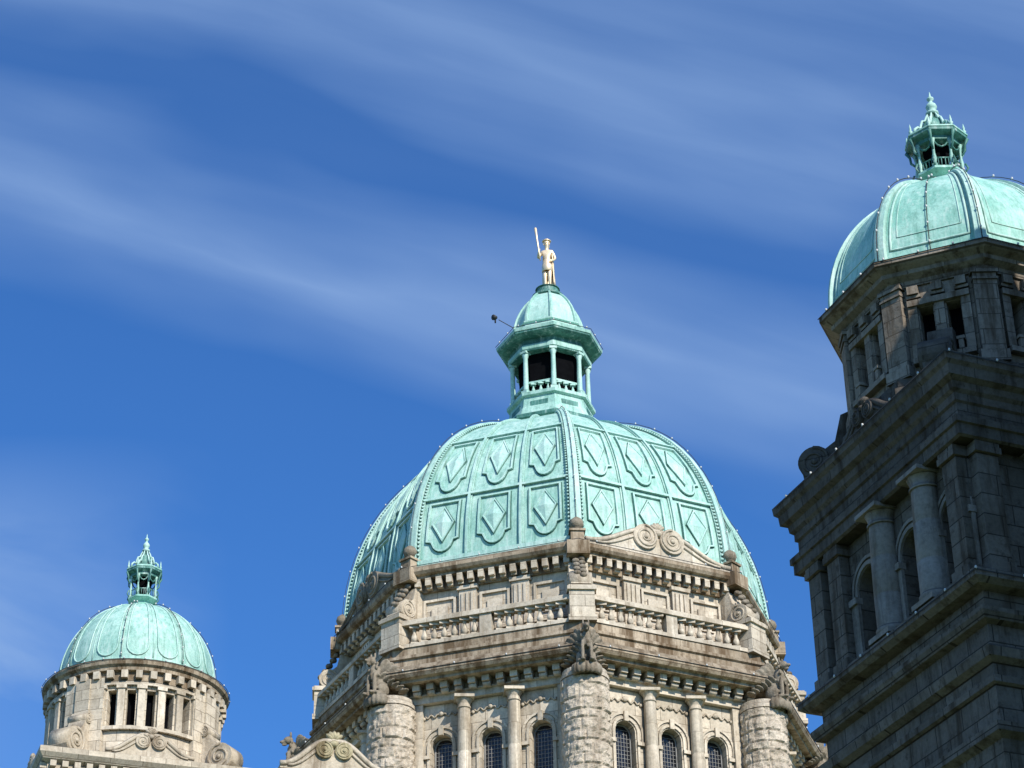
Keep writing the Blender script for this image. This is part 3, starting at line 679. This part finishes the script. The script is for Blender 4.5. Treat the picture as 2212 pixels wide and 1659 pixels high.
dr=MB().lathe([(3.26,33.3),(3.26,33.46)]+DR.prof(20),8,ph).build('copper_dome',CUR,TR)
for k in range(8):
    v=ph+k*pi/4; mb=MB(); ridge(mb,DR,v,.14,.10); mb.build('ridge_rib',CU2,dr)
    if cos(v)>-.2: light_string(TR,[Vector(DR.rnd(v,i/16,.16)) for i in range(17)],8)
for a in rv:
    if cos(a)<-.1: continue
    for tb,k0,k1,rr in((.80,.06,.92,.04),(.66,.13,.86,.02)):
        mb=MB()
        path=[(-tb,k0+(k1-k0)*i/14) for i in range(15)]+[(tb*( -1+2*i/6),k1+.03*sin(pi*i/6)) for i in range(1,6)]+[(tb,k1-(k1-k0)*i/14) for i in range(15)]+[(tb-2*tb*i/8,k0) for i in range(1,8)]
        mb.tube([DR.face(a,t,k,.0) for t,k in path],rr,6,True)
        mb.build('panel_moulding',CU2,dr)
light_string(TR,[DR.face(-pi/4,.0,i/16,.06) for i in range(17)],8)
light_string(TR,[vpos(ph+k*pi/4,3.55,33.3) for k in range(-3,3)],16)
light_string(TR,[(-3.5,3.9,29.2),(-3.5,-4.1,29.2),(3.5,-4.1,29.2)],12)
light_string(TR,[(-3.34,3.9,23.9),(-3.34,-3.94,23.9),(3.34,-3.94,23.9)],12)
small_lantern(TR,at(2033,388,RY-.6).z,at(2007,198,RY).z,1.02,0)
for a,d in((-pi/2,HX),(0,HY)): gable_parts(TR,fm(a,d+.35,29.4),2.6,.75,.3,S_darktrim,S_darktrim)
for c in(-135,-45,45,135):
    v=R(c); mb=MB(); Ms=fm(v,0)@Matrix.Rotation(R(90),4,'Y')
    mb.ext([(-r,z) for r,z in[(2.8,29.4),(4.25,29.4),(4.3,29.8),(3.9,30.1),(3.4,30.4),(3.2,31.1),(2.8,31.2)]],.6,Ms@TX(0,0,-.3))
    volute(mb,Ms@TX(-3.95,29.92,.36),.42,.72,-1,True)
    mb.build('scroll_buttress',S_darktrim,TR)
# ================================================================== LOWER LEFT GABLED WING
GY=68.0; gz=at(680,1666,GY-2).z; gx=at(680,1650,GY-2).x
TG=thing('gabled_wing',(gx,GY,0),R(16),'curved stone gable with lichen spotted scrolls, at the foot of the large dome tower','gable')
S_lich=stone('lichen_carved_stone',(.52,.45,.28),None,grime=.9,bump=.6,blotch=.9)
gable_parts(TG,fm(0,2.0,gz),3.2,1.05,.6,S_carve,S_lich)
MB().rect([(0,0),(0,gz-.5),(.15,gz-.45),(.25,gz-.25),(.25,gz-.1),(.0,gz)],1.5,1.9).build('wing_wall',S_wall,TG)
# ================================================================== MAIN BUILDING, ADDED SHADOW BLOCKER, GROUND
TB=thing('long_building',(0,92,0),R(10),'long cream stone building below the towers','building')
MB().rect([(0,0),(0,17),(.4,17.3),(.5,17.8),(0,18)],38,9).build('wall',S_wall,TB)
MB().rect([(.2,18.02),(-6,22)],38,9).build('roof',plain('slate',(.12,.12,.13),.7),TB)
wm=MB().ext(archpts(.8,0,2.6),.03).mesh('window',GLASS)
for x in range(-34,35,4):
    for z in(3,10): put('window',wm,TB,fm(0,9.01,z)@TX(x))
TN=thing('added_shade_pavilion',(16.9,39.4,0),R(23.3),'unseen grey stone block with a turret, added to shade the dark tower','building')  # invented building out of view, put here to cast shade on the dark tower
MB().rect([(0,0),(0,33.9),(.2,34.1),(.3,34.6),(.3,34.9),(0,35.2)],3.5,3.5).build('wall',S_dark,TN)
MB().rect([(-.1,35.22),(-2.0,37.0)],3.5,3.5).build('roof',CU,TN)
MB().lathe([(1.2,36.8),(1.2,38.8),(1.4,39.0),(1.4,39.3),(1.1,39.9),(.5,40.5),(.1,40.8)],8).build('turret',S_dark,TN,TX(-1.2,0,0))  # narrow top added so its shadow breaks up the light on the drum
for a in(0,-pi/2):
    for z in(6,12,18,25):
        for x in(-1.8,0,1.8): put('window',wm,TN,fm(a,3.51,z)@TX(x)@Matrix.Scale(.6,4))
m,nt,b=mat0('lawn'); tc=nd(nt,'ShaderNodeTexCoord').outputs['Object']
n=nd(nt,'ShaderNodeTexNoise',None,Vector=tc,Scale=.8,Detail=8.0).outputs['Fac']
nt.links.new(mix(nt,n,(.05,.09,.025,1),(.09,.13,.04,1)),b.inputs['Base Color']); b.inputs['Roughness'].default_value=.95
gr=MB().add([(-2500,-2500,0),(2500,-2500,0),(2500,2500,0),(-2500,2500,0)],[(0,1,2,3)]).build('ground',m); tag(gr,'green lawn in front of the building','ground',None,'structure')
# ================================================================== LIGHT
SE=R(38); SB=R(31)
sd=Vector((sin(SB)*cos(SE),-cos(SB)*cos(SE),sin(SE)))
sl=bpy.data.lights.new('sun','SUN'); sl.energy=5.0; sl.angle=R(.5); sl.color=(1,.955,.88)
so=bpy.data.objects.new('sun',sl); col.objects.link(so); so.rotation_euler=sd.to_track_quat('Z','Y').to_euler(); so.location=(30,-40,60)
wd=bpy.data.worlds.new('World'); sc.world=wd; wd.use_nodes=True; nt=wd.node_tree
bg=nt.nodes['Background']
sky=nd(nt,'ShaderNodeTexSky',{'sky_type':'NISHITA'}); sky.sun_disc=False; sky.sun_elevation=SE; sky.sun_rotation=math.atan2(sd.x,sd.y)
sky.air_density=1.0; sky.dust_density=.1; sky.ozone_density=3.0
tc=nd(nt,'ShaderNodeTexCoord').outputs['Generated']
sp=nd(nt,'ShaderNodeSeparateXYZ',None,i0=tc)
yy=mth(nt,'MAXIMUM',mth(nt,'ABSOLUTE',sp.outputs[1]),.15)
S_=mth(nt,'DIVIDE',sp.outputs[0],yy); T_=mth(nt,'DIVIDE',sp.outputs[2],yy)
w_=mth(nt,'ADD',T_,mth(nt,'MULTIPLY',S_,.34))
cv=nd(nt,'ShaderNodeCombineXYZ',None,i0=S_,i1=w_,i2=0.0).outputs[0]
mpa=nd(nt,'ShaderNodeMapping',None,Vector=cv,Scale=(2.6,7.0,1)).outputs[0]
na=nd(nt,'ShaderNodeTexNoise',None,Vector=mpa,Scale=1.5,Detail=3.0,Roughness=.45).outputs['Fac']
mpb=nd(nt,'ShaderNodeMapping',None,Vector=cv,Scale=(4,22,1),Rotation=(0,0,R(5))).outputs[0]
nb=nd(nt,'ShaderNodeTexNoise',None,Vector=mpb,Scale=1.0,Detail=7.0,Roughness=.5,Distortion=.5).outputs['Fac']
mpc=nd(nt,'ShaderNodeMapping',None,Vector=cv,Scale=(7,16,1),Rotation=(0,0,R(-14))).outputs[0]
nc=nd(nt,'ShaderNodeTexNoise',None,Vector=mpc,Scale=1.0,Detail=6.0,Roughness=.5,Distortion=.4).outputs['Fac']
wd2=mth(nt,'ADD',w_,mth(nt,'MULTIPLY',mth(nt,'SUBTRACT',na,.5),.12))
dens=ramp(nt,wd2,[(.45,.02),(.575,.02),(.615,.42),(.645,.90),(.665,.62),(.71,.08),(.735,.10),(.775,.6),(.795,.78),(.84,.42),(.9,.55)])
sx_=mth(nt,'ADD',S_,.5)
lw=mth(nt,'MULTIPLY',ramp(nt,sx_,[(.26,1.0),(.37,0.0)]),ramp(nt,T_,[(.48,1.0),(.58,0.0)]))
lw=mth(nt,'MULTIPLY',lw,ramp(nt,nc,[(.38,.25),(.60,1.0)]))
dens=mth(nt,'MULTIPLY',dens,mth(nt,'MULTIPLY',ramp(nt,nb,[(.28,.66),(.68,1.1)]),ramp(nt,nc,[(.25,.82),(.7,1.06)])))
dens=mth(nt,'MAXIMUM',dens,lw)
base=nd(nt,'ShaderNodeHueSaturation',None,Saturation=1.12,Value=1.0,Color=sky.outputs[0]).outputs[0]
base=mix(nt,1.0,base,(.64,1.14,1.68,1),'MULTIPLY')
cl=nd(nt,'ShaderNodeCombineXYZ',None,i0=3.2,i1=4.9,i2=8.1).outputs[0]
fin=mix(nt,mth(nt,'MULTIPLY',dens,.70),base,cl)
nt.links.new(fin,bg.inputs['Color']); bg.inputs['Strength'].default_value=.1
sc.view_settings.view_transform='Standard'; sc.view_settings.look='None'; sc.view_settings.exposure=0
